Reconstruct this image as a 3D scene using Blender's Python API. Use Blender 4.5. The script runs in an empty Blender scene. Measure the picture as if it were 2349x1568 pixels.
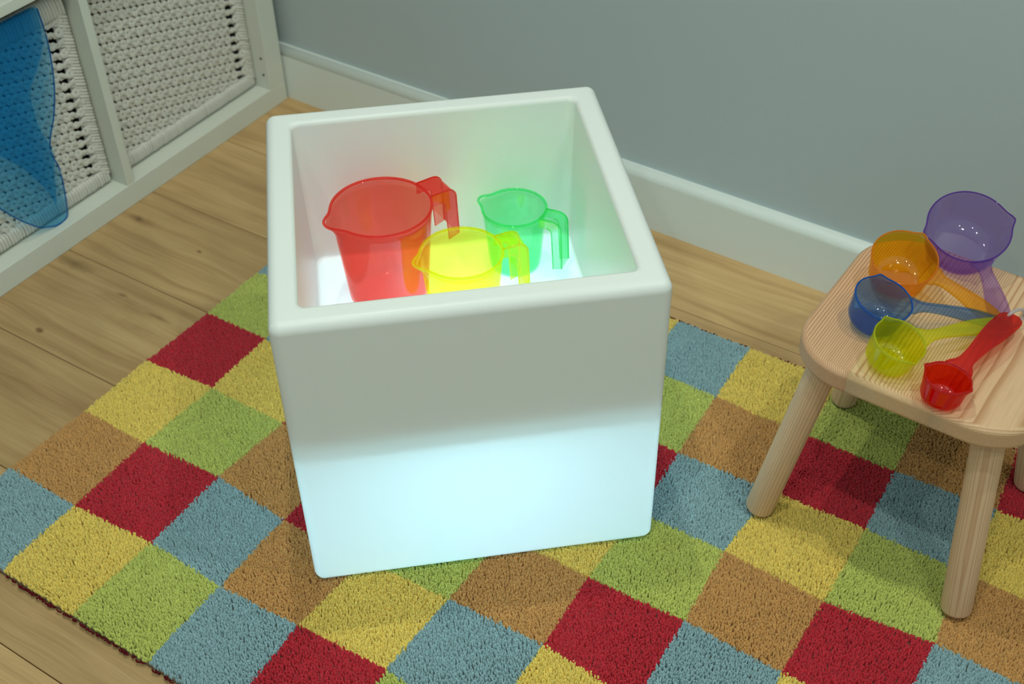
import bpy, bmesh, math, random
import numpy as np
from mathutils import Vector, Matrix

random.seed(7)
rng = np.random.default_rng(7)
SC = bpy.context.scene
COL = SC.collection
PI = math.pi

# ------------------------------------------------------------------ camera
CAM_POS = Vector((0.6679, -0.8977, 1.1675))
CAM_R = Matrix(((0.84240, 0.34663, -0.41257), (0.53862, -0.56463, 0.62537), (-0.01618, -0.74903, -0.66234)))  # columns: right, down, forward
cam_d = bpy.data.cameras.new('camera')
cam = bpy.data.objects.new('camera', cam_d)
COL.objects.link(cam)
r_, d_, f_ = CAM_R.col[0], CAM_R.col[1], CAM_R.col[2]
M = Matrix((r_, -d_, -f_)).transposed().to_4x4()
M.translation = CAM_POS
cam.matrix_world = M
cam_d.sensor_width = 36.0
cam_d.lens = 2832.24 / 2349.0 * 36.0
cam_d.clip_start = 0.02
cam_d.dof.use_dof = True
cam_d.dof.focus_distance = 1.36
cam_d.dof.aperture_fstop = 6.3
SC.camera = cam

# ------------------------------------------------------------------ world, lights, exposure
world = bpy.data.worlds.new('room_ambient')
SC.world = world
world.use_nodes = True
bg = world.node_tree.nodes['Background']
bg.inputs['Color'].default_value = (0.72, 0.99, 0.99, 1)
bg.inputs['Strength'].default_value = 0.32

def downlight(x, y, power, z=2.40, size=0.055):
    l = bpy.data.lights.new('ceiling_downlight', 'AREA')
    l.shape = 'DISK'
    l.size = size
    l.energy = power
    l.color = (0.95, 1.0, 0.85)
    o = bpy.data.objects.new('ceiling_downlight', l)
    o.location = (x, y, z)
    COL.objects.link(o)
    return o
downlight(-0.15, 0.10, 8)
downlight(0.95, 0.05, 6.5)
downlight(0.25, -0.75, 7)
downlight(1.45, -0.80, 5)
downlight(0.55, -1.75, 6.5)

SC.view_settings.view_transform = 'Standard'
SC.view_settings.look = 'None'
SC.view_settings.gamma = 1.0
SC.view_settings.use_curve_mapping = False
SC.view_settings.exposure = 0.16
SC.cycles.use_denoising = True
SC.cycles.max_bounces = 10
SC.cycles.diffuse_bounces = 5
SC.cycles.glossy_bounces = 3
SC.cycles.transparent_max_bounces = 32
SC.cycles.transmission_bounces = 12

# ------------------------------------------------------------------ helpers
def lin(r, g, b):
    def c(v):
        v /= 255.0
        return v / 12.92 if v <= 0.04045 else ((v + 0.055) / 1.055) ** 2.4
    return (c(r), c(g), c(b), 1.0)

class NT:
    """small helper around a material's node tree"""
    def __init__(self, name):
        self.m = bpy.data.materials.new(name)
        self.m.use_nodes = True
        self.t = self.m.node_tree
        self.t.nodes.clear()
        self.out = self.n('ShaderNodeOutputMaterial')
    def n(self, typ, **kw):
        nd = self.t.nodes.new(typ)
        for k, v in kw.items():
            if k.startswith('_'):
                setattr(nd, k[1:], v)
            else:
                nd.inputs[k.replace('__', ' ')].default_value = v
        return nd
    def l(self, a, b):
        self.t.links.new(a, b)
    def mix(self, fac, a, b, blend='MIX'):
        nd = self.t.nodes.new('ShaderNodeMix')
        nd.data_type = 'RGBA'
        nd.blend_type = blend
        for key, v in ((0, fac), (6, a), (7, b)):
            if hasattr(v, 'is_linked') or hasattr(v, 'links'):
                self.l(v, nd.inputs[key])
            else:
                nd.inputs[key].default_value = v
        return nd.outputs[2]
    def ramp(self, src, stops):
        nd = self.t.nodes.new('ShaderNodeValToRGB')
        while len(nd.color_ramp.elements) < len(stops):
            nd.color_ramp.elements.new(0.5)
        for e, (p, c) in zip(nd.color_ramp.elements, stops):
            e.position = p
            e.color = c
        self.l(src, nd.inputs[0])
        return nd.outputs[0]

def m_plain(name, col, rough=0.6, spec=0.4, bump=0.0, bscale=300.0, bdist=0.0005):
    t = NT(name)
    p = t.n('ShaderNodeBsdfPrincipled', Base__Color=col, Roughness=rough)
    p.inputs['Specular IOR Level'].default_value = spec
    if bump:
        co = t.n('ShaderNodeTexCoord')
        ns = t.n('ShaderNodeTexNoise', Scale=bscale, Detail=4.0)
        t.l(co.outputs['Object'], ns.inputs['Vector'])
        b = t.n('ShaderNodeBump', Strength=bump, Distance=bdist)
        t.l(ns.outputs[0], b.inputs['Height'])
        t.l(b.outputs[0], p.inputs['Normal'])
    t.l(p.outputs[0], t.out.inputs[0])
    return t.m

def m_tint(name, through, body, cloud=0.2, rough=0.035, gloss=True):
    """see-through coloured plastic: tinted straight transmission, a little cloudiness, a glossy skin"""
    t = NT(name)
    tr = t.n('ShaderNodeBsdfTransparent', Color=through)
    df = t.n('ShaderNodeBsdfDiffuse', Color=body)
    tl = t.n('ShaderNodeBsdfTranslucent', Color=body)
    m1 = t.n('ShaderNodeMixShader')
    m1.inputs[0].default_value = 0.5
    t.l(df.outputs[0], m1.inputs[1]); t.l(tl.outputs[0], m1.inputs[2])
    m2 = t.n('ShaderNodeMixShader')
    m2.inputs[0].default_value = cloud
    t.l(tr.outputs[0], m2.inputs[1]); t.l(m1.outputs[0], m2.inputs[2])
    last = m2
    if gloss:
        gl = t.n('ShaderNodeBsdfGlossy', Color=(1, 1, 1, 1), Roughness=rough)
        lw = t.n('ShaderNodeLayerWeight', Blend=0.5)
        pw = t.n('ShaderNodeMath', _operation='POWER'); pw.inputs[1].default_value = 5.0
        t.l(lw.outputs['Facing'], pw.inputs[0])
        fr = t.n('ShaderNodeMath', _operation='MULTIPLY_ADD'); fr.inputs[1].default_value = 0.30; fr.inputs[2].default_value = 0.045
        t.l(pw.outputs[0], fr.inputs[0])
        m3 = t.n('ShaderNodeMixShader')
        t.l(fr.outputs[0], m3.inputs[0]); t.l(m2.outputs[0], m3.inputs[1]); t.l(gl.outputs[0], m3.inputs[2])
        last = m3
    t.l(last.outputs[0], t.out.inputs[0])
    return t.m

class MB:
    """collects vertices and faces, links them as one mesh object"""
    def __init__(self):
        self.v = []; self.f = []; self.s = []
    def add(self, vs, fs, smooth=False):
        o = len(self.v)
        self.v += [tuple(p) for p in vs]
        for f in fs:
            self.f.append(tuple(i + o for i in f)); self.s.append(smooth)
    def box(self, x0, x1, y0, y1, z0, z1):
        self.add([(x0, y0, z0), (x1, y0, z0), (x1, y1, z0), (x0, y1, z0), (x0, y0, z1), (x1, y0, z1), (x1, y1, z1), (x0, y1, z1)],
                 [(3, 2, 1, 0), (4, 5, 6, 7), (0, 1, 5, 4), (1, 2, 6, 5), (2, 3, 7, 6), (3, 0, 4, 7)])
    def loft(self, rings, closed=True, cap0=False, cap1=False, smooth=True):
        n = len(rings[0]); vs = [p for r in rings for p in r]; fs = []
        for i in range(len(rings) - 1):
            for j in range(n if closed else n - 1):
                k = (j + 1) % n
                fs.append((i * n + j, i * n + k, (i + 1) * n + k, (i + 1) * n + j))
        if cap0: fs.append(tuple(range(n))[::-1])
        if cap1: fs.append(tuple((len(rings) - 1) * n + j for j in range(n)))
        self.add(vs, fs, smooth)
    def tube(self, pts, rad, n=8, flat=1.0, up=(0, 0, 1), caps=True, closed=False):
        """tube along pts; rad number or list; flat squashes along 'up x tangent'"""
        P = [Vector(p) for p in pts]; N = len(P); rings = []
        up = Vector(up)
        for i, p in enumerate(P):
            a = P[(i - 1) % N] if (closed or i > 0) else p
            b = P[(i + 1) % N] if (closed or i < N - 1) else p
            t = (b - a).normalized()
            s = t.cross(up)
            if s.length < 1e-4: s = t.cross(Vector((1, 0, 0)))
            s.normalize(); w = s.cross(t)
            r = rad[i] if isinstance(rad, (list, tuple)) else rad
            rings.append([p + s * (math.cos(2 * PI * k / n) * r * flat) + w * (math.sin(2 * PI * k / n) * r) for k in range(n)])
        if closed: rings.append(rings[0])
        self.loft(rings, True, caps and not closed, caps and not closed)
    def build(self, name, mat, parent=None, loc=None, kind=None):
        me = bpy.data.meshes.new(name)
        me.from_pydata(self.v, [], self.f)
        me.polygons.foreach_set('use_smooth', self.s)
        me.update()
        return link(name, me, mat, parent, loc, kind)

def link(name, me, mat, parent=None, loc=None, kind=None):
    if mat is not None and not len(me.materials): me.materials.append(mat)
    o = bpy.data.objects.new(name, me)
    COL.objects.link(o)
    if parent is not None: o.parent = parent
    if loc is not None: o.location = loc
    if kind: o['kind'] = kind
    return o

def thing(name, label, cat, loc=(0, 0, 0), rz=0.0, group=None):
    o = bpy.data.objects.new(name, None)
    o.empty_display_size = 0.05
    COL.objects.link(o)
    o.location = loc; o.rotation_euler = (0, 0, rz)
    o['label'] = label; o['category'] = cat
    if group: o['group'] = group
    return o

def bevelled(mb, name, mat, parent, width, seg=3, loc=None):
    bm = bmesh.new()
    vs = [bm.verts.new(p) for p in mb.v]
    for f in mb.f: bm.faces.new([vs[i] for i in f])
    bmesh.ops.bevel(bm, geom=list(bm.edges), offset=width, segments=seg, affect='EDGES', profile=0.5)
    me = bpy.data.meshes.new(name); bm.to_mesh(me); bm.free()
    me.polygons.foreach_set('use_smooth', [True] * len(me.polygons))
    o = link(name, me, mat, parent, loc)
    w = o.modifiers.new('wn', 'WEIGHTED_NORMAL'); w.keep_sharp = True
    return o

# ------------------------------------------------------------------ materials
M_WALL = m_plain('grey_wall_paint', lin(182, 192, 195), 0.55, 0.3, 0.25, 90.0, 0.0006)
M_WHITE = m_plain('white_gloss_paint', lin(226, 232, 228), 0.35, 0.45, 0.05, 40.0)
M_SHELF = m_plain('white_shelf_foil', lin(214, 216, 206), 0.45, 0.4)
M_HOLE_SHADE = m_plain('hole_shade', (0.01, 0.01, 0.01, 1), 0.9, 0.1)  # black painted for the shade inside the peg holes
M_CORD = m_plain('white_paper_cord', lin(214, 210, 202), 0.55, 0.35, 0.5, 500.0, 0.0006)
M_INSIDE_SHADE = m_plain('basket_inside_shade', lin(70, 72, 78), 0.9, 0.1)  # dark colour stands for the shade seen through the weave gaps
M_STITCH = m_plain('dark_red_yarn', lin(92, 18, 26), 0.9, 0.1)
M_BACKING = m_plain('rug_backing', lin(120, 100, 80), 0.95, 0.1)

def m_oak():
    t = NT('oak_plank')
    co = t.n('ShaderNodeTexCoord'); oi = t.n('ShaderNodeObjectInfo')
    mul = t.n('ShaderNodeVectorMath', _operation='SCALE'); mul.inputs[0].default_value = (31.0, 17.0, 5.0)
    t.l(oi.outputs['Random'], mul.inputs['Scale'])
    add = t.n('ShaderNodeVectorMath', _operation='ADD')
    t.l(co.outputs['Object'], add.inputs[0]); t.l(mul.outputs[0], add.inputs[1])
    # broad warping of the grain
    wmap = t.n('ShaderNodeMapping'); wmap.inputs['Scale'].default_value = (3.0, 9.0, 1.0)
    t.l(add.outputs[0], wmap.inputs[0])
    warp = t.n('ShaderNodeTexNoise', Scale=1.0, Detail=2.0, Roughness=0.5)
    t.l(wmap.outputs[0], warp.inputs['Vector'])
    wsub = t.n('ShaderNodeVectorMath', _operation='SUBTRACT'); wsub.inputs[1].default_value = (0.5, 0.5, 0.5)
    t.l(warp.outputs['Color'], wsub.inputs[0])
    wsc = t.n('ShaderNodeVectorMath', _operation='MULTIPLY'); wsc.inputs[1].default_value = (0.04, 0.045, 0.0)
    t.l(wsub.outputs[0], wsc.inputs[0])
    wv = t.n('ShaderNodeVectorMath', _operation='ADD')
    t.l(add.outputs[0], wv.inputs[0]); t.l(wsc.outputs[0], wv.inputs[1])
    gmap = t.n('ShaderNodeMapping'); gmap.inputs['Scale'].default_value = (2.4, 60.0, 1.0)
    t.l(wv.outputs[0], gmap.inputs[0])
    g = t.n('ShaderNodeTexNoise', Scale=1.0, Detail=5.0, Roughness=0.62)
    t.l(gmap.outputs[0], g.inputs['Vector'])
    fmap = t.n('ShaderNodeMapping'); fmap.inputs['Scale'].default_value = (12.0, 520.0, 1.0)
    t.l(wv.outputs[0], fmap.inputs[0])
    fg = t.n('ShaderNodeTexNoise', Scale=1.0, Detail=3.0)
    t.l(fmap.outputs[0], fg.inputs['Vector'])
    c1 = t.ramp(g.outputs[0], [(0.28, lin(178, 142, 98)), (0.45, lin(196, 160, 113)), (0.58, lin(206, 170, 122)), (0.75, lin(214, 180, 132))])
    c2 = t.mix(0.5, c1, t.ramp(fg.outputs[0], [(0.3, (0.78, 0.76, 0.73, 1)), (0.6, (1, 1, 1, 1))]), 'MULTIPLY')
    # large soft tone patches
    pmap = t.n('ShaderNodeMapping'); pmap.inputs['Scale'].default_value = (5.0, 11.0, 1.0)
    t.l(add.outputs[0], pmap.inputs[0])
    pn = t.n('ShaderNodeTexNoise', Scale=1.0, Detail=2.0); t.l(pmap.outputs[0], pn.inputs['Vector'])
    c3 = t.mix(0.55, c2, t.ramp(pn.outputs[0], [(0.3, (0.66, 0.63, 0.60, 1)), (0.6, (1.0, 1.0, 1.0, 1))]), 'MULTIPLY')
    # knots: sparse cells
    kmap = t.n('ShaderNodeMapping'); kmap.inputs['Scale'].default_value = (3.4, 6.2, 1.0)
    t.l(wv.outputs[0], kmap.inputs[0])
    vo = t.n('ShaderNodeTexVoronoi', Scale=1.0); t.l(kmap.outputs[0], vo.inputs['Vector'])
    k = t.ramp(vo.outputs['Distance'], [(0.015, (0.30, 0.27, 0.24, 1)), (0.05, (0.55, 0.50, 0.46, 1)), (0.10, (1, 1, 1, 1))])
    c4 = t.mix(0.35, c3, k, 'MULTIPLY')
    # the knots and dark figure of the boards in view (place, half-lengths, tone, edge)
    wob = t.n('ShaderNodeTexNoise', Scale=45.0, Detail=3.0); t.l(co.outputs['Object'], wob.inputs['Vector'])
    wo2 = t.n('ShaderNodeMath', _operation='MULTIPLY_ADD'); wo2.inputs[1].default_value = 1.1; wo2.inputs[2].default_value = -0.55
    t.l(wob.outputs[0], wo2.inputs[0])
    for kx, ky, rx, ry, tone_, soft in ((-0.738, 0.141, 0.017, 0.009, (0.42, 0.40, 0.38, 1), 1.0), (-0.722, 0.1425, 0.040, 0.016, (0.80, 0.78, 0.75, 1), 1.0), (-0.735, 0.004, 0.045, 0.013, (0.60, 0.56, 0.52, 1), 0.8),
                                        (-0.6605, -0.134, 0.010, 0.006, (0.48, 0.43, 0.38, 1), 0.6), (-0.592, 0.128, 0.006, 0.0035, (0.45, 0.40, 0.36, 1), 0.6), (-0.59, -0.030, 0.085, 0.020, (0.84, 0.82, 0.80, 1), 1.0),
                                        (-0.545, -0.055, 0.060, 0.010, (0.80, 0.77, 0.75, 1), 1.0), (-0.615, -0.012, 0.012, 0.004, (0.60, 0.56, 0.52, 1), 0.7), (-0.53, -0.022, 0.030, 0.005, (0.66, 0.63, 0.60, 1), 0.8)):
        sb = t.n('ShaderNodeVectorMath', _operation='SUBTRACT'); sb.inputs[1].default_value = (kx, ky, 0); t.l(co.outputs['Object'], sb.inputs[0])
        sc = t.n('ShaderNodeVectorMath', _operation='MULTIPLY'); sc.inputs[1].default_value = (1 / rx, 1 / ry, 0); t.l(sb.outputs[0], sc.inputs[0])
        le = t.n('ShaderNodeVectorMath', _operation='LENGTH'); t.l(sc.outputs[0], le.inputs[0])
        ad = t.n('ShaderNodeMath', _operation='ADD'); t.l(le.outputs['Value'], ad.inputs[0]); t.l(wo2.outputs[0], ad.inputs[1])
        c4 = t.mix(1.0, c4, t.ramp(ad.outputs[0], [(max(0.0, 0.95 - soft), tone_), (1.0, (1, 1, 1, 1))]), 'MULTIPLY')
    # plank to plank tone
    tone = t.n('ShaderNodeMapRange'); tone.inputs['To Min'].default_value = 0.84; tone.inputs['To Max'].default_value = 1.06
    t.l(oi.outputs['Random'], tone.inputs[0])
    hs = t.n('ShaderNodeHueSaturation', Saturation=1.02)
    t.l(tone.outputs[0], hs.inputs['Value']); t.l(c4, hs.inputs['Color'])
    p = t.n('ShaderNodeBsdfPrincipled', Roughness=0.5)
    p.inputs['Specular IOR Level'].default_value = 0.3
    t.l(hs.outputs[0], p.inputs['Base Color'])
    b = t.n('ShaderNodeBump', Strength=0.2, Distance=0.0006)
    t.l(fg.outputs[0], b.inputs['Height']); t.l(b.outputs[0], p.inputs['Normal'])
    t.l(p.outputs[0], t.out.inputs[0])
    return t.m
M_OAK = m_oak()

def m_pine(name, pith, axis, freq, base=(214, 176, 132), dark=(186, 140, 96), distort=0.006):
    """growth rings as cylinders round a pith line: straight grain on the faces, arcs on the end grain"""
    t = NT(name)
    co = t.n('ShaderNodeTexCoord')
    sub = t.n('ShaderNodeVectorMath', _operation='SUBTRACT'); sub.inputs[1].default_value = pith
    t.l(co.outputs['Object'], sub.inputs[0])
    wm = t.n('ShaderNodeMapping'); wm.inputs['Scale'].default_value = (6, 2.5, 6) if axis == 'Y' else (14, 14, 3)
    t.l(co.outputs['Object'], wm.inputs[0])
    wn = t.n('ShaderNodeTexNoise', Scale=1.0, Detail=2.0); t.l(wm.outputs[0], wn.inputs['Vector'])
    ws = t.n('ShaderNodeVectorMath', _operation='SUBTRACT'); ws.inputs[1].default_value = (0.5, 0.5, 0.5)
    t.l(wn.outputs['Color'], ws.inputs[0])
    wk = t.n('ShaderNodeVectorMath', _operation='SCALE'); wk.inputs['Scale'].default_value = distort * 2
    t.l(ws.outputs[0], wk.inputs[0])
    ad = t.n('ShaderNodeVectorMath', _operation='ADD'); t.l(sub.outputs[0], ad.inputs[0]); t.l(wk.outputs[0], ad.inputs[1])
    fl = t.n('ShaderNodeVectorMath', _operation='MULTIPLY')
    fl.inputs[1].default_value = (1, 0, 1) if axis == 'Y' else (1, 1, 0)
    t.l(ad.outputs[0], fl.inputs[0])
    ln = t.n('ShaderNodeVectorMath', _operation='LENGTH'); t.l(fl.outputs[0], ln.inputs[0])
    mu = t.n('ShaderNodeMath', _operation='MULTIPLY'); mu.inputs[1].default_value = freq
    t.l(ln.outputs['Value'], mu.inputs[0])
    fr = t.n('ShaderNodeMath', _operation='FRACT'); t.l(mu.outputs[0], fr.inputs[0])
    c = t.ramp(fr.outputs[0], [(0.0, lin(*base)), (0.55, lin(*base)), (0.86, lin(*dark)), (0.97, lin(*dark)), (1.0, lin(*base))])
    fm = t.n('ShaderNodeMapping'); fm.inputs['Scale'].default_value = (500, 25, 500) if axis == 'Y' else (500, 500, 25)
    t.l(co.outputs['Object'], fm.inputs[0])
    fn = t.n('ShaderNodeTexNoise', Scale=1.0, Detail=2.0); t.l(fm.outputs[0], fn.inputs['Vector'])
    c2 = t.mix(0.35, c, t.ramp(fn.outputs[0], [(0.3, (0.75, 0.72, 0.68, 1)), (0.65, (1, 1, 1, 1))]), 'MULTIPLY')
    p = t.n('ShaderNodeBsdfPrincipled', Roughness=0.5); p.inputs['Specular IOR Level'].default_value = 0.3
    t.l(c2, p.inputs['Base Color']); t.l(p.outputs[0], t.out.inputs[0])
    return t.m

def m_pile(name, col):
    t = NT(name)
    at = t.n('ShaderNodeAttribute', _attribute_name='tone')
    c = t.mix(1.0, col, at.outputs['Color'], 'MULTIPLY')
    p = t.n('ShaderNodeBsdfPrincipled', Roughness=0.95)
    p.inputs['Specular IOR Level'].default_value = 0.08
    p.inputs['Sheen Weight'].default_value = 0.15
    t.l(c, p.inputs['Base Color']); t.l(p.outputs[0], t.out.inputs[0])
    return t.m
PILE = {'r': m_pile('pile_red', lin(188, 44, 58)), 'y': m_pile('pile_yellow', lin(228, 202, 104)),
        'g': m_pile('pile_green', lin(188, 196, 104)), 'b': m_pile('pile_blue', lin(142, 172, 180)),
        'n': m_pile('pile_brown', lin(198, 149, 90))}

def m_lampshell():
    t = NT('lamp_plastic')
    df = t.n('ShaderNodeBsdfDiffuse', Color=lin(246, 248, 244))
    tl = t.n('ShaderNodeBsdfTranslucent', Color=(0.82, 0.96, 1.0, 1))
    m = t.n('ShaderNodeMixShader'); m.inputs[0].default_value = 0.16
    t.l(df.outputs[0], m.inputs[1]); t.l(tl.outputs[0], m.inputs[2])
    gl = t.n('ShaderNodeBsdfGlossy', Roughness=0.32)
    fr = t.n('ShaderNodeFresnel', IOR=1.38)
    m2 = t.n('ShaderNodeMixShader')
    t.l(fr.outputs[0], m2.inputs[0]); t.l(m.outputs[0], m2.inputs[1]); t.l(gl.outputs[0], m2.inputs[2])
    t.l(m2.outputs[0], t.out.inputs[0])
    return t.m
M_LAMP = m_lampshell()

# ------------------------------------------------------------------ setting: floor, walls, baseboard
floor = MB(); floor.box(-1.6, 2.2, -2.2, 0.62, -0.04, -0.012)
floor_o = floor.build('floor', m_plain('subfloor', lin(70, 55, 40), 0.9), kind='structure')
pl_w = 0.1845
for k in range(-9, 3):
    y0 = 0.209 + pl_w * k
    y1 = min(y0 + pl_w, 0.60)
    if y0 > 0.59: continue
    cuts = [-1.55, [1.35, 0.55, 0.9, 1.6, 0.7][k % 5], 2.15]
    for a, b in zip(cuts[:-1], cuts[1:]):
        m = MB(); m.box(a + 0.0004, b - 0.0004, y0 + 0.0005, y1 - 0.0005, -0.012, 0.0)
        bevelled(m, 'plank', M_OAK, floor_o, 0.0009, 2)

WALL_A = math.atan2(-0.0235, 1.0576)
def wall_frame(o):
    o.location = (0.28, 0.5405, 0); o.rotation_euler = (0, 0, WALL_A)
w = MB(); w.box(-1.60, 2.0, 0.018, 0.10, 0.0, 2.5)
wall_frame(w.build('wall_back', M_WALL, kind='structure'))
b = MB()
prof = [(0.018, 0.0), (0.0, 0.0), (0.0, 0.086)] + [(0.014 - 0.014 * math.cos(a), 0.086 + 0.0135 * math.sin(a)) for a in np.linspace(0.15, PI / 2, 8)] + [(0.018, 0.0995)]
b.loft([[(x, y, z) for y, z in prof] for x in (-1.5, 2.0)], True, True, True, False)
bb = b.build('baseboard_back', M_WHITE, kind='structure')
for i, p in enumerate(bb.data.polygons): p.use_smooth = 2 <= i <= 9
wall_frame(bb)
w = MB(); w.box(-1.60, -1.19, -2.2, 0.60, 0.0, 2.5)
w.build('wall_left', M_WALL, kind='structure')

# ------------------------------------------------------------------ rug
LAT = {(0, 2): (-0.469, -0.223), (0, 3): (-0.471, -0.106), (0, 4): (-0.467, 0.014), (0, 1): (-0.471, -0.346), (1, 0): (-0.347, -0.461), (1, 1): (-0.35, -0.347), (1, 2): (-0.353, -0.225), (1, 3): (-0.35, -0.101), (1, 4): (-0.355, 0.016), (2, 0): (-0.229, -0.462), (2, 1): (-0.226, -0.34), (2, 2): (-0.23, -0.217), (2, 3): (-0.222, -0.101), (3, 0): (-0.109, -0.462), (3, 1): (-0.11, -0.344), (3, 2): (-0.113, -0.229), (4, 1): (0.001, -0.338), (5, 1): (0.122, -0.332), (5, 2): (0.125, -0.219), (6, 2): (0.25, -0.214), (6, 3): (0.246, -0.108), (7, 3): (0.367, -0.103), (7, 4): (0.363, 0.01), (8, 3): (0.487, -0.108), (8, 4): (0.489, 0.005), (8, 5): (0.492, 0.13), (9, 4): (0.614, 0.015), (9, 6): (0.616, 0.242), (8, 6): (0.489, 0.238), (7, 5): (0.372, 0.128), (7, 6): (0.373, 0.24), (6, 5): (0.245, 0.124), (6, 6): (0.241, 0.243), (6, 7): (0.238, 0.361), (5, 7): (0.128, 0.359)}
def lat(u, v):
    if (u, v) in LAT: return np.array(LAT[(u, v)])
    return np.array((-0.4702 + 0.1199 * u - 0.0002 * v, -0.4571 + 0.1169 * v if v else -0.462))
COLS = ['bnyrgby', 'yrgybnr', 'gbnryng', 'bnrgbyn', 'rygnrby', 'gbnyrgb', 'ryrgbny', 'ngbnyrg', 'bnyrgbn', 'rgybnyr']
CUBE_A = math.radians(41.4)
FEET = [(0.370, 0.091), (0.620, 0.068), (0.387, 0.3255), (0.637, 0.3025)]
rug = thing('rug', 'tufted rug with multicoloured squares under the glowing cube', 'rug', (0.13, -0.05, 0.0))
RO = np.array((0.13, -0.05))
m = MB(); m.box(-0.4702 - RO[0], 0.7290 - RO[0], -0.462 - RO[1], 0.361 - RO[1], 0.0005, 0.0045)
m.build('backing', M_BACKING, rug)
SP = 0.0023
for u in range(10):
    for v in range(7):
        A, B, C, D = lat(u, v), lat(u + 1, v), lat(u + 1, v + 1), lat(u, v + 1)
        n = int(0.118 / SP)
        gu, gv = np.meshgrid((np.arange(n) + 0.5) / n, (np.arange(n) + 0.5) / n)
        gu = gu.ravel() + rng.normal(0, 0.33 / n, n * n); gv = gv.ravel() + rng.normal(0, 0.33 / n, n * n)
        # ragged colour borders
        ph = rng.uniform(0, 6.3, 4)
        gu = gu + 0.010 * np.sin(gv * 70 + ph[0]) * np.exp(-np.minimum(gu, 1 - gu) * 25)
        gv = gv + 0.010 * np.sin(gu * 70 + ph[1]) * np.exp(-np.minimum(gv, 1 - gv) * 25)
        if u == 0: gu = np.abs(gu)
        if v == 0: gv = np.abs(gv)
        P = ((1 - gu) * (1 - gv))[:, None] * A + (gu * (1 - gv))[:, None] * B + (gu * gv)[:, None] * C + ((1 - gu) * gv)[:, None] * D
        N = len(P)
        x, y = P[:, 0], P[:, 1]
        h = 0.0132 + rng.normal(0, 0.0004, N) + 0.0006 * np.sin(x * 47 + 3 * np.sin(y * 31)) * np.sin(y * 53 + 2 * np.sin(x * 29))
        edge = np.minimum(np.minimum(x + 0.4702, 0.729 - x), np.minimum(y + 0.462, 0.361 - y))
        h = np.where(edge < 0.012, h - (0.012 - np.maximum(edge, 0)) * 0.35, h)
        cx = x * math.cos(-CUBE_A) - y * math.sin(-CUBE_A); cy = x * math.sin(-CUBE_A) + y * math.cos(-CUBE_A)
        inside = (np.abs(cx) < 0.199) & (np.abs(cy) < 0.199)
        for fx, fy in FEET: inside |= (x - fx) ** 2 + (y - fy) ** 2 < 0.0185 ** 2
        h = np.where(inside, np.minimum(h, 0.0112), h)
        lean = np.stack([0.0007 * np.sin(x * 23 + 2 * np.sin(y * 17 + 1)), 0.0007 * np.sin(y * 19 + 2 * np.sin(x * 21))], 1) + rng.normal(0, 0.0005, (N, 2))
        ang = rng.uniform(0, 2 * PI, N)
        rb = rng.uniform(0.0015, 0.0020, N); rt = rng.uniform(0.0011, 0.0016, N)
        V = np.zeros((N, 6, 3))
        for k in range(3):
            ca, sa = np.cos(ang + k * 2 * PI / 3), np.sin(ang + k * 2 * PI / 3)
            V[:, k, 0] = x + ca * rb; V[:, k, 1] = y + sa * rb; V[:, k, 2] = 0.004
            V[:, 3 + k, 0] = x + lean[:, 0] + ca * rt; V[:, 3 + k, 1] = y + lean[:, 1] + sa * rt; V[:, 3 + k, 2] = h + (k - 1) * 0.0004
        V[:, :, 0] -= RO[0]; V[:, :, 1] -= RO[1]
        base = np.arange(N)[:, None] * 6
        quads = np.stack([base + np.array(q) for q in ((0, 1, 4, 3), (1, 2, 5, 4), (2, 0, 3, 5))], 1).reshape(-1, 4)
        tris = (base + np.array((3, 4, 5))).reshape(-1, 3)
        me = bpy.data.meshes.new('pile_square')
        nq, nt = len(quads), len(tris)
        me.vertices.add(N * 6); me.vertices.foreach_set('co', V.reshape(-1))
        me.loops.add(nq * 4 + nt * 3)
        me.loops.foreach_set('vertex_index', np.concatenate([quads.ravel(), tris.ravel()]).astype(np.int32))
        me.polygons.add(nq + nt)
        me.polygons.foreach_set('loop_start', np.concatenate([np.arange(nq) * 4, nq * 4 + np.arange(nt) * 3]).astype(np.int32))
        me.update(calc_edges=True)
        tone = np.repeat(np.clip(rng.normal(1.0, 0.09, N), 0.7, 1.3), 6)
        ca_ = me.color_attributes.new('tone', 'FLOAT_COLOR', 'POINT')
        ca_.data.foreach_set('color', np.stack([tone, tone, tone, np.ones_like(tone)], 1).ravel())
        link('pile_square', me, PILE[COLS[u][v]], rug)
# binding yarn that shows along the cut edges
def stitches(p0, p1, out, n):
    m = MB()
    p0, p1, out = Vector(p0), Vector(p1), Vector(out)
    for i in range(n):
        if random.random() < 0.22: continue
        t = (i + random.uniform(-0.3, 0.3)) / n
        c = p0.lerp(p1, t) + out * random.uniform(-0.001, 0.0012)
        d = (p1 - p0).normalized()
        a = random.uniform(-1.0, 1.0)
        L = random.uniform(0.0022, 0.0052)
        q = [c - d * L * math.cos(a) + Vector((0, 0, -L * math.sin(a) * 0.6)), c + out * 0.0016 + Vector((0, 0, 0.001)),
             c + d * L * math.cos(a) + Vector((0, 0, L * math.sin(a) * 0.6))]
        for k in q: k.z = max(0.0016, k.z)
        m.tube(q, random.uniform(0.0009, 0.0014), 5)
    m.build('edge_stitching', M_STITCH, rug, kind='stuff')
x0, x1, y0, y1 = -0.4712 - RO[0], 0.7300 - RO[0], -0.4645 - RO[1], 0.3625 - RO[1]
stitches((x0, y0, 0.005), (x1, y0, 0.005), (0, -1, 0), 250)
stitches((x0, y1, 0.005), (x1, y1, 0.005), (0, 1, 0), 190)
stitches((x1, y0, 0.005), (x1, y1, 0.005), (1, 0, 0), 150)

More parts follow.
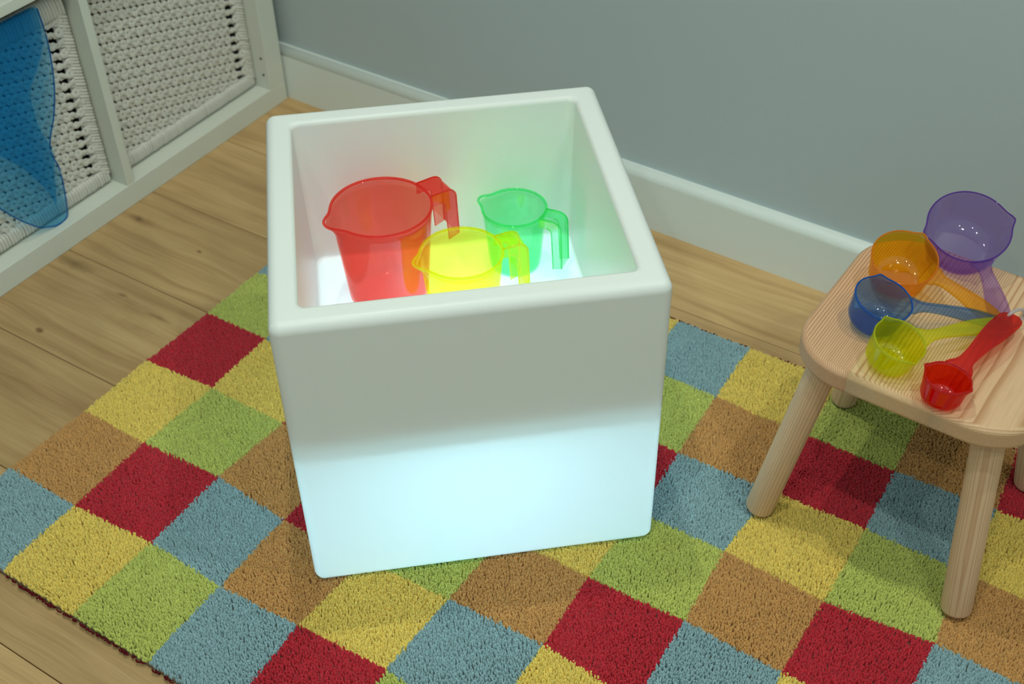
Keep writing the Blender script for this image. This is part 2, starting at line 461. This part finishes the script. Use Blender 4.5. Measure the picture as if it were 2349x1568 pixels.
# ------------------------------------------------------------------ shelf unit
SH = (-0.778, 0.5593, 0.0)
SRZ = 0.0121
shelf = thing('shelf_unit', 'white open cube shelving unit standing on the floor in the corner', 'shelf', SH, SRZ)
def board(name, x0, x1, y0, y1, z0, z1):
    m = MB(); m.box(x0, x1, y0, y1, z0, z1)
    return bevelled(m, name, M_SHELF, shelf, 0.0012, 2)
ZS0, ZS1 = 0.391, 0.4075
board('bottom_board', -0.39, 0.0, -0.775, 0.0, 0.0, 0.0385)
board('top_board', -0.39, 0.0, -0.775, 0.0, 0.745, 0.783)
side_r = board('side_panel', -0.39, 0.0, -0.0405, 0.0, 0.0387, 0.7448)
board('side_panel', -0.39, 0.0, -0.775, -0.7365, 0.0387, 0.7448)
board('divider', -0.39, -0.0005, -0.3955, -0.3800, 0.0387, 0.7448)
board('shelf_board', -0.39, -0.0005, -0.3798, -0.0407, ZS0, ZS1)
board('shelf_board', -0.39, -0.0005, -0.7363, -0.3957, ZS0, ZS1)
for z in (0.098, 0.0655):  # solid discs on the panel, their black standing for shade in the holes
    m = MB()
    m.loft([[(-0.0108 + 0.0022 * math.cos(a), yy, z + 0.0022 * math.sin(a)) for a in np.linspace(0, 2 * PI, 12, endpoint=False)] for yy in (-0.0412, -0.0402)], True, True, True, False)
    m.build('peg_hole_shade', M_HOLE_SHADE, side_r)

# ------------------------------------------------------------------ woven baskets
SLANT = -0.268
def basket(s0, s1, z0, z1, label):
    t = thing('woven_basket', label, 'basket', (0, 0, 0), 0, 'woven baskets in the shelf')
    t.matrix_world = Matrix.Translation(SH) @ Matrix.Rotation(SRZ, 4, 'Z') @ Matrix.Translation((-0.030, s0, z0))
    Wd, Ht, Dp = s1 - s0, z1 - z0, 0.33
    # inner box (sides, back, base), coloured dark as shade behind the weave
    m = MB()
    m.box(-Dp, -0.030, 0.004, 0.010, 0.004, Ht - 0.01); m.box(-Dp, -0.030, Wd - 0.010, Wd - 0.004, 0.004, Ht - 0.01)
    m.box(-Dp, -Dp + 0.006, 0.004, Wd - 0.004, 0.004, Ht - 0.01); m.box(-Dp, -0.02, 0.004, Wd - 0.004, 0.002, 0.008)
    m.build('inner_box', M_INSIDE_SHADE, t)
    # upright stakes
    pitch = 0.0245
    stakes = list(np.arange(0.018, Wd - 0.016, pitch))
    for y in stakes:
        m = MB()
        m.box(-0.0085, -0.0060, y - 0.0028, y + 0.0028, 0.01, Ht - 0.012)
        m.build('stake', M_CORD, t)
    # slanted pairs of weft cords
    rp = 0.0168
    ya, yb = 0.006, Wd - 0.012
    wob = [(random.uniform(0.6, 1.5), random.uniform(0.6, 1.5)) for _ in range(60)]
    nrow = int((Ht + abs(SLANT) * Wd) / rp) + 2
    for i in range(nrow):
        for half in (0, 1):
            zc0 = 0.014 + rp * i + (half * rp * 0.5)
            pts = []; rad = []
            ny = 150
            for yy in np.linspace(ya, yb, ny):
                z = zc0 + SLANT * yy
                ph = 2 * PI * (yy - stakes[0]) / pitch + 0.25 * math.sin(i * 2.1 + half)
                par = 1 if (i + half) % 2 == 0 else -1
                x = -0.0045 + 0.0010 * par * math.cos(ph)
                sgn = -1 if half else 1
                # small openings either side of every stake, large and small by turns
                g = max(0.0, -math.cos(2 * ph)) ** 0.65 * (1.25 if math.sin(ph) * par > 0 else 0.75)
                z += sgn * 0.0039 * g * wob[i][half]
                r = 0.0044 - 0.0010 * g
                # the cords draw together before they turn round the corner post
                e = max(0.0, 1 - (abs(yy - (Wd - 0.030)) / 0.0095) ** 2)
                e2 = max(0.0, 1 - abs(yy - 0.012) / 0.008)
                e = max(e, e2)
                z += sgn * 0.0030 * e
                r *= 1 - 0.22 * e
                if yy > Wd - 0.026: z += (yy - (Wd - 0.026)) * 0.55; x += 0.004 * min(1, (yy - (Wd - 0.026)) / 0.01)
                pts.append((x, yy, z)); rad.append(r)
            # keep the stretch inside the face
            seg = [(p, r) for p, r in zip(pts, rad) if 0.018 < p[2] < Ht - 0.030]
            if len(seg) < 6: continue
            m = MB()
            m.tube([p for p, _ in seg], [r for _, r in seg], 8, flat=0.22, up=(0, 0, 1))
            m.build('weft_cord', M_CORD, t)
    # rims: wound cord, one turn beside the next
    def wound(name, p0, p1, n, w, d, slant, thick=0.0028):
        m = MB()
        p0, p1 = Vector(p0), Vector(p1); ax = (p1 - p0); L = ax.length; ax.normalize()
        out = Vector((1, 0, 0)); cr = ax.cross(out)
        for i in range(n):
            c = p0 + ax * (L * (i + 0.5) / n)
            jit = random.uniform(-0.0006, 0.0006)
            loop = []
            for a in np.linspace(0, 2 * PI, 14, endpoint=False):
                px, pz = math.cos(a), math.sin(a)
                sx = math.copysign(abs(px) ** 0.6, px); sz = math.copysign(abs(pz) ** 0.6, pz)
                loop.append(c + cr * (w * sx) + out * (d * sz + jit) + ax * (slant * w * sx))
            m.tube(loop, thick * random.uniform(0.9, 1.1), 6, closed=True, up=ax)
        return m.build(name, M_CORD, t)
    wound('bottom_rim', (-0.006, 0.004, 0.0145), (-0.006, Wd - 0.004, 0.0145), int(Wd / 0.0056), 0.0105, 0.0055, 0.1)
    wound('top_rim', (-0.006, 0.004, Ht - 0.020), (-0.006, Wd - 0.004, Ht - 0.020), int(Wd / 0.0056), 0.0165, 0.006, 0.12)
    wound('side_rim', (-0.006, Wd - 0.0095, 0.020), (-0.006, Wd - 0.0095, Ht - 0.03), int(Ht / 0.0062), 0.0085, 0.0050, -0.5)
    return t
basket(-0.3745, -0.0420, 0.0395, 0.372, 'white woven cord basket in the right-hand cubby nearest the grey wall')
basket(-0.7330, -0.3985, 0.0395, 0.372, 'white woven cord basket with a sheer blue scarf hanging down its front')

# ------------------------------------------------------------------ blue scarf
def m_sheer():
    t = NT('sheer_blue_cloth')
    tr = t.n('ShaderNodeBsdfTransparent', Color=(0.50, 0.80, 0.95, 1))
    df = t.n('ShaderNodeBsdfDiffuse', Color=lin(24, 152, 220))
    tl = t.n('ShaderNodeBsdfTranslucent', Color=lin(24, 152, 220))
    m1 = t.n('ShaderNodeMixShader'); m1.inputs[0].default_value = 0.4
    t.l(df.outputs[0], m1.inputs[1]); t.l(tl.outputs[0], m1.inputs[2])
    m2 = t.n('ShaderNodeMixShader'); m2.inputs[0].default_value = 0.24
    t.l(tr.outputs[0], m2.inputs[1]); t.l(m1.outputs[0], m2.inputs[2])
    t.l(m2.outputs[0], t.out.inputs[0])
    return t.m
M_SHEER = m_sheer()
M_HEM = m_tint('scarf_hem', (0.28, 0.62, 0.90, 1), lin(24, 120, 195), 0.45, 0.3, False)
scarf = thing('sheer_scarf', 'sheer blue play scarf draped over the front of a woven basket', 'scarf', (0, 0, 0))
scarf.matrix_world = Matrix.Translation(SH) @ Matrix.Rotation(SRZ, 4, 'Z') @ Matrix.Translation((0, -0.55, 0.0))
def smooth_curve(pts, n):
    pts = [np.array(p, float) for p in pts]; out = []
    for i in range(len(pts) - 1):
        p0 = pts[max(i - 1, 0)]; p1 = pts[i]; p2 = pts[i + 1]; p3 = pts[min(i + 2, len(pts) - 1)]
        for t in np.linspace(0, 1, n, endpoint=False):
            out.append(0.5 * ((2 * p1) + (-p0 + p2) * t + (2 * p0 - 5 * p1 + 4 * p2 - p3) * t * t + (-p0 + 3 * p1 - 3 * p2 + p3) * t ** 3))
    out.append(pts[-1]); return out
def drape(name, right, left, off, amp, freq, over=True):
    """sheet between two side curves (y, z) hanging just in front of the weave"""
    R = smooth_curve(right, 6); Lf = smooth_curve(left, 6)
    n = min(len(R), len(Lf)); R = R[:n]; Lf = Lf[:n]
    rows = []
    nx = 26
    def dep(y, z): return off + amp * math.sin(freq * y + 6 * z) + amp * 0.6 * math.sin(freq * 2.3 * y - 11 * z)
    if over:
        for k in range(5):
            a, b_ = R[0], Lf[0]
            rows.append([(-0.055 + 0.009 * k, (a + (b_ - a) * j / nx)[0] + 0.55, (a + (b_ - a) * j / nx)[1] + 0.0005 * k - 0.012 + 0.003 * k) for j in range(nx + 1)])
    for a, b_ in zip(R, Lf):
        row = []
        for j in range(nx + 1):
            p = a + (b_ - a) * j / nx
            row.append((dep(p[0], p[1]), p[0] + 0.55, p[1]))
        rows.append(row)
    m = MB(); m.loft(rows, False, smooth=True)
    o = m.build(name, M_SHEER, scarf)
    return o, [r[0] for r in rows], [r[-1] for r in rows], rows[-1]
right = [(-0.4570, 0.372), (-0.4557, 0.3215), (-0.4639, 0.2617), (-0.4791, 0.2104), (-0.5012, 0.1614), (-0.4957, 0.119), (-0.5029, 0.0582), (-0.5114, 0.0400), (-0.5357, 0.0415)]
left = [(-0.70, 0.372), (-0.70, 0.34), (-0.695, 0.31), (-0.69, 0.27), (-0.675, 0.23), (-0.65, 0.18), (-0.60, 0.10), (-0.575, 0.068), (-0.5586, 0.0512)]
o, er, el, eb = drape('front_layer', right, left, -0.0165, 0.0016, 55)
m = MB(); m.tube(er[5:] + list(eb)[1:] + el[:4:-1], 0.0011, 6); m.build('hem', M_HEM, scarf)
right2 = [(-0.4606, 0.372), (-0.4680, 0.324), (-0.4894, 0.2889), (-0.5117, 0.2607), (-0.5142, 0.207), (-0.5025, 0.1628), (-0.5132, 0.1218), (-0.526, 0.0771)]
left2 = [(-0.69, 0.372), (-0.68, 0.34), (-0.66, 0.30), (-0.63, 0.26), (-0.5990, 0.213), (-0.5622, 0.1655), (-0.5376, 0.1162), (-0.528, 0.079)]
drape('folded_layer', right2, left2, -0.0105, 0.0012, 70)

# ------------------------------------------------------------------ light cube
ZC = 0.012
cube = thing('light_cube', 'large white plastic cube lamp with a hollow top, glowing in its lower half', 'cube lamp', (0, 0, ZC), CUBE_A)
TR = 0.193           # tray floor above the cube's base
def rrect(hx, r, z, n=6):
    out = []
    for cx, cy, a0 in ((hx - r, hx - r, 0), (-hx + r, hx - r, PI / 2), (-hx + r, -hx + r, PI), (hx - r, -hx + r, 3 * PI / 2)):
        for k in range(n + 1):
            a = a0 + PI / 2 * k / n
            out.append((cx + r * math.cos(a), cy + r * math.sin(a), z))
    return out
m = MB()
H = 0.390
rings = []
Rv = 0.012
for a in np.linspace(-PI / 2, 0, 6): rings.append(rrect(0.2 - Rv + Rv * math.cos(a), Rv * max(0.25, math.cos(a)), Rv + Rv * math.sin(a)))
for a in np.linspace(0, PI / 2, 7): rings.append(rrect(0.2 - Rv + Rv * math.cos(a), Rv * max(0.25, math.cos(a)), H - Rv + Rv * math.sin(a)))
ri = 0.006
for a in np.linspace(0, PI / 2, 5): rings.append(rrect(0.1695 + ri - ri * math.sin(a), 0.010, H - ri + ri * math.cos(a)))
rings.append(rrect(0.166, 0.012, 0.262))
for a in np.linspace(0, PI / 2, 5): rings.append(rrect(0.160 + 0.004 * math.cos(a), 0.014, TR + 0.004 - 0.004 * math.sin(a)))
m.loft(rings, True, True, True)
shell = m.build('shell', M_LAMP, cube)
wn = shell.modifiers.new('wn', 'WEIGHTED_NORMAL')
# unseen ring added to block the lamp glow from tray and upper walls
m = MB()
zl = 0.222
m.loft([rrect(0.1665, 0.014, TR - 0.003), rrect(0.193, 0.010, zl), rrect(0.193, 0.010, zl + 0.004), rrect(0.1672, 0.014, TR + 0.002), rrect(0.1665, 0.014, TR - 0.003)], True, smooth=False)
m.build('glow_blocker', M_WHITE, cube)
lamp = bpy.data.lights.new('cube_led', 'POINT')
lamp.energy = 3.3
lamp.color = (0.51, 0.85, 1.0)
lamp.shadow_soft_size = 0.03
lo = bpy.data.objects.new('cube_led', lamp); COL.objects.link(lo); lo.parent = cube; lo.location = (0, 0, 0.135)

# ------------------------------------------------------------------ jugs
def vessel(mb, prof_o, prof_i, bump, n=72):
    """lathe with outer and inner profile (r, z); bump(angle, z) moves the radius (spouts)"""
    rings = []
    for r, z in prof_o + prof_i[::-1]:
        ring = []
        for k in range(n):
            a = 2 * PI * k / n
            rr = r + bump(a, z) * min(1.0, r / max(p[0] for p in prof_o) * 1.0) if r > 1e-4 else r
            ring.append((rr * math.cos(a), rr * math.sin(a), z))
        rings.append(ring)
    mb.loft(rings, True, True, True)

def wrap(a): return (a + PI) % (2 * PI) - PI

def jug(name, label, pos, R, Hj, spout, handle, mat, mat_h):
    t = thing(name, label, 'jug', pos, 0, 'measuring jugs in the glowing cube')
    rb = R * 0.80; w_ = 0.0014
    ro = R - 0.001
    po = [(0.0005, 0.0016), (rb * 0.60, 0.0016), (rb * 0.64, 0.0004), (rb * 0.86, 0.0), (rb * 0.95, 0.0022), (rb, 0.009)]
    for k in range(1, 13): po.append((rb + (ro - rb) * k / 12 * 0.985, 0.009 + (Hj - 0.013) * k / 12))
    pi_ = [(0.0005, 0.0031), (rb * 0.58, 0.0031), (rb * 0.9, 0.0034), (rb - 0.0025, 0.010)]
    for k in range(1, 13): pi_.append((rb + (ro - rb) * k / 12 * 0.985 - w_, 0.010 + (Hj - 0.014) * k / 12))
    ex = R * 0.20
    def bump(a, z):
        d = wrap(a - spout); s = 0.22
        zz = max(0.0, 1 - (Hj - z) / (Hj * 0.20))
        return ex * zz ** 1.3 * math.exp(-abs(d / s) ** 2.4 * 0.7)
    m = MB(); vessel(m, po, pi_, bump)
    m.build('body', mat, t)
    # rolled rim
    rim = []
    for k in range(96):
        a = 2 * PI * k / 96
        rr = R - 0.0012 + bump(a, Hj)
        rim.append((rr * math.cos(a), rr * math.sin(a), Hj - 0.003 + 0.0012 * bump(a, Hj) / ex))
    m = MB(); m.tube(rim, 0.0017, 8, closed=True); m.build('rim', mat_h, t)
    # channel handle: web and two flanges, open at the foot
    S = R / 0.0605
    wv, fl, th = 0.0175 * S ** 0.9, 0.0150 * S ** 0.5, 0.0016
    reach = 0.031 * S ** 0.5
    zt = Hj - 0.002; zb = Hj - 0.073
    def path(off, rc):
        x1 = R + reach - fl + off; z1 = zt - fl + off
        pts = [(R - 0.0035, z1), (x1 - rc, z1)]
        for a in np.linspace(PI / 2, 0, 7)[1:]: pts.append((x1 - rc + rc * math.cos(a), z1 - rc + rc * math.sin(a)))
        slope = 0.05
        for k in range(1, 5): pts.append((x1 + slope * (z1 - rc - zb) * k / 4 * (1 if off < 0.001 else 0.6), (z1 - rc) + (zb + (0.004 if off > 0.001 else 0) - (z1 - rc)) * k / 4))
        return pts
    inn, out = path(0.0, 0.006), path(fl, 0.012)
    ca, sa = math.cos(handle), math.sin(handle)
    def tp(r, s, z): return (r * ca - s * sa, r * sa + s * ca, z)
    # outer strap: leaves the rim level, bends down; flanges on both sides point inwards
    m = MB()
    rings = []
    for i, (r, z) in enumerate(out):
        k = min(1.0, max(0.0, (i - 1) / 6.0))
        dr, dz = -th * k, -th * (1 - k)
        rings.append([tp(r, -wv, z), tp(r, wv, z), tp(r + dr, wv, z + dz), tp(r + dr, -wv, z + dz)])
    m.loft(rings, True, True, True, False)
    m.build('handle_strap', mat, t)
    for sgn in (-1, 1):
        m = MB()
        m.loft([[tp(ri_, sgn * wv, zi), tp(ro_, sgn * wv, zo), tp(ro_, sgn * (wv - th), zo), tp(ri_, sgn * (wv - th), zi)] for (ri_, zi), (ro_, zo) in zip(inn, out)], True, True, True, False)
        fo = m.build('handle_flange', mat, t)
        m = MB()
        m.tube([tp(ro_, sgn * (wv - th / 2), zo) for ro_, zo in out], 0.0010, 6)
        m.tube([tp(ri_, sgn * (wv - th / 2), zi) for ri_, zi in inn[1:]], 0.0008, 6)
        m.build('edge_bead', mat_h, fo)
    return t
def plastic(name, c, body, cloud, rimcloud):
    return (m_tint(name, c, body, cloud), m_tint(name + '_rim', tuple(x ** 1.5 for x in c[:3]) + (1,), body, rimcloud))
RED = plastic('red_plastic', (0.985, 0.52, 0.46, 1), lin(250, 60, 45), 0.10, 0.30)
YEL = plastic('yellow_plastic', (0.99, 0.99, 0.36, 1), lin(250, 245, 20), 0.08, 0.25)
GRN = plastic('green_plastic', (0.68, 0.98, 0.80, 1), lin(70, 245, 150), 0.06, 0.30)
ZF = ZC + TR + 0.0002
D = math.radians
jug('measuring_jug', 'large translucent red measuring jug in the lit cube', (-0.1075, 0.0070, ZF), 0.0605, 0.1345, D(-116), D(66), *RED)
jug('measuring_jug', 'medium translucent yellow measuring jug in front of the red and green jugs', (0.0015, 0.0110, ZF), 0.0491, 0.108, D(-124), D(55), *YEL)
jug('measuring_jug', 'small translucent green measuring jug at the back of the lit cube', (-0.0090, 0.1400, ZF), 0.0405, 0.089, D(-171), D(9), *GRN)

# ------------------------------------------------------------------ stool
ZSEAT = 0.287
STH = 0.0285
SCX, SCY, SRZ2 = 0.5085, 0.2025, math.radians(-2.5)
stool = thing('stool', 'small pine wood stool with rounded square seat and four round legs', 'stool', (SCX, SCY, 0.0), SRZ2)
def seat_bm():
    hx, r = 0.1335, 0.066
    m = MB(); rings = []
    prof_s = [(-0.006, ZSEAT - STH), (-0.002, ZSEAT - STH + 0.003), (0.0, ZSEAT - STH + 0.006), (0.0, ZSEAT - STH + 0.008), (0.0, ZSEAT - 0.0070), (0.0, ZSEAT - 0.0052), (-0.0008, ZSEAT - 0.0032), (-0.0042, ZSEAT - 0.0004), (-0.0062, ZSEAT), (-0.0080, ZSEAT)]
    for o_, z in prof_s: rings.append([(x, y, z) for x, y, _ in rrect(hx + o_, r + o_, z, 12)])
    m.loft(rings, True, True, True)
    bm = bmesh.new()
    vs = [bm.verts.new(p) for p in m.v]
    for f, s in zip(m.f, m.s):
        ff = bm.faces.new([vs[i] for i in f]); ff.smooth = len(f) == 4
    return bm
cuts = [-0.14, -0.058, 0.032, 0.14]
piths = [(-0.185, 0, -0.13), (-0.075, 0, -0.16), (0.095, 0, -0.17)]
freqs = [640.0, 760.0, 430.0]
bases = [((216, 174, 138), (178, 124, 90)), ((220, 186, 144), (190, 144, 100)), ((218, 180, 142), (190, 144, 104))]
for i in range(3):
    bm = seat_bm()
    for xc, sgn in ((cuts[i], -1), (cuts[i + 1], 1)):
        if abs(xc) > 0.135: continue
        r = bmesh.ops.bisect_plane(bm, geom=bm.verts[:] + bm.edges[:] + bm.faces[:], plane_co=(xc, 0, 0), plane_no=(sgn, 0, 0), clear_outer=True)
        ed = [e for e in r['geom_cut'] if isinstance(e, bmesh.types.BMEdge)]
        bmesh.ops.holes_fill(bm, edges=ed, sides=0)
    me = bpy.data.meshes.new('seat_stave'); bm.to_mesh(me); bm.free()
    o = link('seat_stave', me, m_pine('pine_stave_%d' % i, (piths[i][0], 0, ZSEAT + piths[i][2]), 'Y', freqs[i], *bases[i], distort=0.004), stool)
M_LEG = m_pine('pine_leg', (0.012, 0.03, 0), 'Z', 330.0, (224, 188, 152), (206, 164, 126), 0.003)
TOPS = [(0.412, 0.118), (0.587, 0.118), (0.425, 0.287), (0.600, 0.282)]
inv = Matrix.Rotation(-SRZ2, 4, 'Z') @ Matrix.Translation((-SCX, -SCY, 0))
for (bx, by), (tx, ty) in zip(FEET, TOPS):
    p0 = inv @ Vector((bx, by, 0.0118)); p1 = inv @ Vector((tx, ty, ZSEAT - 0.012))
    L = (p1 - p0).length
    m = MB(); r = 0.0172; rings = []
    tilt = math.acos(abs((p1 - p0).normalized().z)); lift = r * math.tan(tilt)
    for rr, z in ((0.0135, 0.0), (0.0160, 0.0015), (0.0172, 0.005), (r, 0.1), (r, L - 0.02), (r, L)):
        rings.append([(rr * math.cos(a), rr * math.sin(a), z + lift * 0.8) for a in np.linspace(0, 2 * PI, 32, endpoint=False)])
    m.loft(rings, True, True, True)
    o = m.build('leg', M_LEG, stool)
    q = (p1 - p0).to_track_quat('Z', 'Y')
    o.location = p0; o.rotation_mode = 'QUATERNION'; o.rotation_quaternion = q

# ------------------------------------------------------------------ measuring cups on the stool
RING = Vector((0.5615, 0.2290, 0.300))
def cup(label, c, R, h, nx, ny, tip, mat, mat_r, hw):
    nrm = Vector((nx, ny, 1)).normalized()
    tip = Vector(tip)
    # basis: local z = rim normal, local x = towards the handle tip
    C = Vector((c[0], c[1], ZSEAT + h))
    def basis(C):
        x = tip - C; x = (x - nrm * x.dot(nrm)).normalized()
        y = nrm.cross(x)
        B = Matrix((x, y, nrm)).transposed()
        return B
    B = basis(C)
    rb = R * 0.90; rf = R * 0.38
    po = [(0.0005, -h), (rb - rf, -h)]
    for a in np.linspace(-PI / 2, 0, 7)[1:]: po.append((rb - rf + rf * math.cos(a), -h + rf + rf * math.sin(a)))
    for k in range(1, 7): po.append((rb + (R - rb) * k / 6, -h + rf + (h - rf) * k / 6))
    th = 0.0013
    pi_ = [(0.0005, -h + th), (rb - rf, -h + th)]
    for a in np.linspace(-PI / 2, 0, 7)[1:]: pi_.append((rb - rf + (rf - th) * math.cos(a), -h + rf + (rf - th) * math.sin(a)))
    for k in range(1, 7): pi_.append((rb + (R - rb) * k / 6 - th, -h + rf + (h - rf) * k / 6))
    def bump(a, z):
        zz = max(0.0, 1 + z / (h * 0.34)); s = 0.13
        d = min(abs(wrap(a - PI / 2)), abs(wrap(a + PI / 2)))
        return R * 0.13 * zz ** 1.2 * math.exp(-abs(d / s) ** 1.7 * 0.7)
    # lowest point of the tilted bowl rests on the seat
    low = min((C + B @ Vector((r * math.cos(a), r * math.sin(a), z))).z for r, z in po for a in np.linspace(0, 2 * PI, 36))
    dz = ZSEAT + 0.0003 - low
    ray = (C - CAM_POS); C = C + ray * (dz / ray.z)
    # the shift along the ray changes the height by dz
    B = basis(C)
    base = Vector((C.x, C.y, ZSEAT))
    t = thing('measuring_cup', label, 'measuring cup', base, 0, 'nested measuring cups on the stool')
    def place(mb):
        mb.v = [tuple(C + B @ Vector(p) - base) for p in mb.v]
    m = MB(); vessel(m, po, pi_, bump, 64); place(m); m.build('bowl', mat, t)
    m = MB(); rim = []
    for k in range(80):
        a = 2 * PI * k / 80; rr = R - th / 2 + bump(a, 0)
        rim.append((rr * math.cos(a), rr * math.sin(a), 0))
    m.tube(rim, 0.0009, 6, closed=True); place(m); m.build('rim', mat_r, t)
    # handle: shallow inverted channel from the rim to the ring
    tl = B.inverted() @ (tip - C)
    x0 = R - 0.0012; x1 = tl.x; z1 = tl.z
    n = 26; rings = []
    for k in range(n + 1):
        s = k / n
        xx = x0 + (x1 - x0) * s
        zz = -0.0012 + (z1 + 0.0012) * (s ** 1.25) + 0.004 * math.sin(PI * s)
        w_ = hw * (0.62 + 0.42 * math.exp(-(s / 0.07) ** 2) * 1.4 + 0.42 * (0.5 - 0.5 * math.cos(PI * min(1, max(0, (s - 0.15) / 0.6)))))
        if s > 0.88: w_ *= math.sqrt(max(0.0, 1 - ((s - 0.88) / 0.125) ** 2)) * 0.75 + 0.25
        lip = 0.0028 * min(1.0, (1 - s) * 5 + 0.15); tt = 0.0013
        rings.append([(xx, -w_, zz - lip), (xx, -w_, zz + 0.0002), (xx, -w_ * 0.8, zz + 0.0008), (xx, w_ * 0.8, zz + 0.0008), (xx, w_, zz + 0.0002), (xx, w_, zz - lip),
                      (xx, w_ - tt * 0.8, zz - lip), (xx, w_ - tt * 0.9, zz - tt), (xx, -w_ + tt * 0.9, zz - tt), (xx, -w_ + tt * 0.8, zz - lip)])
    m = MB(); m.loft(rings, True, True, True, False); place(m)
    # keep the handle above the seat
    m.v = [(p[0], p[1], max(p[2], 0.0012)) for p in m.v]
    m.build('handle', mat, t)
    return t
PUR = plastic('purple_plastic', (0.82, 0.70, 0.95, 1), lin(115, 60, 175), 0.11, 0.7)
ORA = plastic('orange_plastic', (0.985, 0.82, 0.20, 1), lin(250, 168, 5), 0.19, 0.4)
BLU = plastic('blue_plastic', (0.56, 0.76, 0.94, 1), lin(8, 105, 205), 0.18, 0.7)
LIM = plastic('lime_plastic', (0.96, 0.97, 0.24, 1), lin(225, 232, 5), 0.22, 0.35)
RD2 = plastic('bright_red_plastic', (0.96, 0.26, 0.14, 1), lin(230, 12, 8), 0.26, 0.5)
cup('largest, purple measuring cup at the back of the wooden stool', (0.4834, 0.3211), 0.0464, 0.050, *(0.4122 * math.cos(D(-66)), 0.4122 * math.sin(D(-66))), (0.5610, 0.2250, 0.2895), *PUR, 0.0115)
cup('orange measuring cup between the purple and the blue cup', (0.4394, 0.2376), 0.0364, 0.043, *(0.3327 * math.cos(D(-60)), 0.3327 * math.sin(D(-60))), (0.5640, 0.2220, 0.2925), *ORA, 0.0110)
cup('blue measuring cup between the orange and the yellow-green cup', (0.4433, 0.1638), 0.0319, 0.038, *(0.2456 * math.cos(D(-8)), 0.2456 * math.sin(D(-8))), (0.5650, 0.2260, 0.2955), *BLU, 0.0100)
cup('yellow-green measuring cup near the front edge of the stool', (0.4800, 0.1106), 0.0282, 0.036, *(0.2792 * math.cos(D(-8)), 0.2792 * math.sin(D(-8))), (0.5660, 0.2260, 0.2990), *LIM, 0.0100)
cup('smallest, bright red measuring cup at the front of the stool', (0.5385, 0.0882), 0.0238, 0.030, *(0.0945 * math.cos(D(30)), 0.0945 * math.sin(D(30))), (0.5665, 0.2330, 0.3060), *RD2, 0.0125)
# the loop that holds the handles together
ring = thing('binding_ring', 'clear white plastic ring joining the handles of the measuring cups', 'ring', (0.5665, 0.2350, ZSEAT))
m = MB(); pts = []
ax = Vector((0.55, 0.83, 0.0)).normalized()
for k in range(40):
    a = 2 * PI * k / 40
    pts.append(ax * (0.0135 * math.cos(a)) + Vector((0, 0, 0.0135 + 0.0115 * math.sin(a))))
m.tube(pts, 0.0019, 8, closed=True)
m.build('loop', m_tint('milky_plastic', (0.85, 0.85, 0.88, 1), (0.75, 0.75, 0.78, 1), 0.55, 0.2), ring)
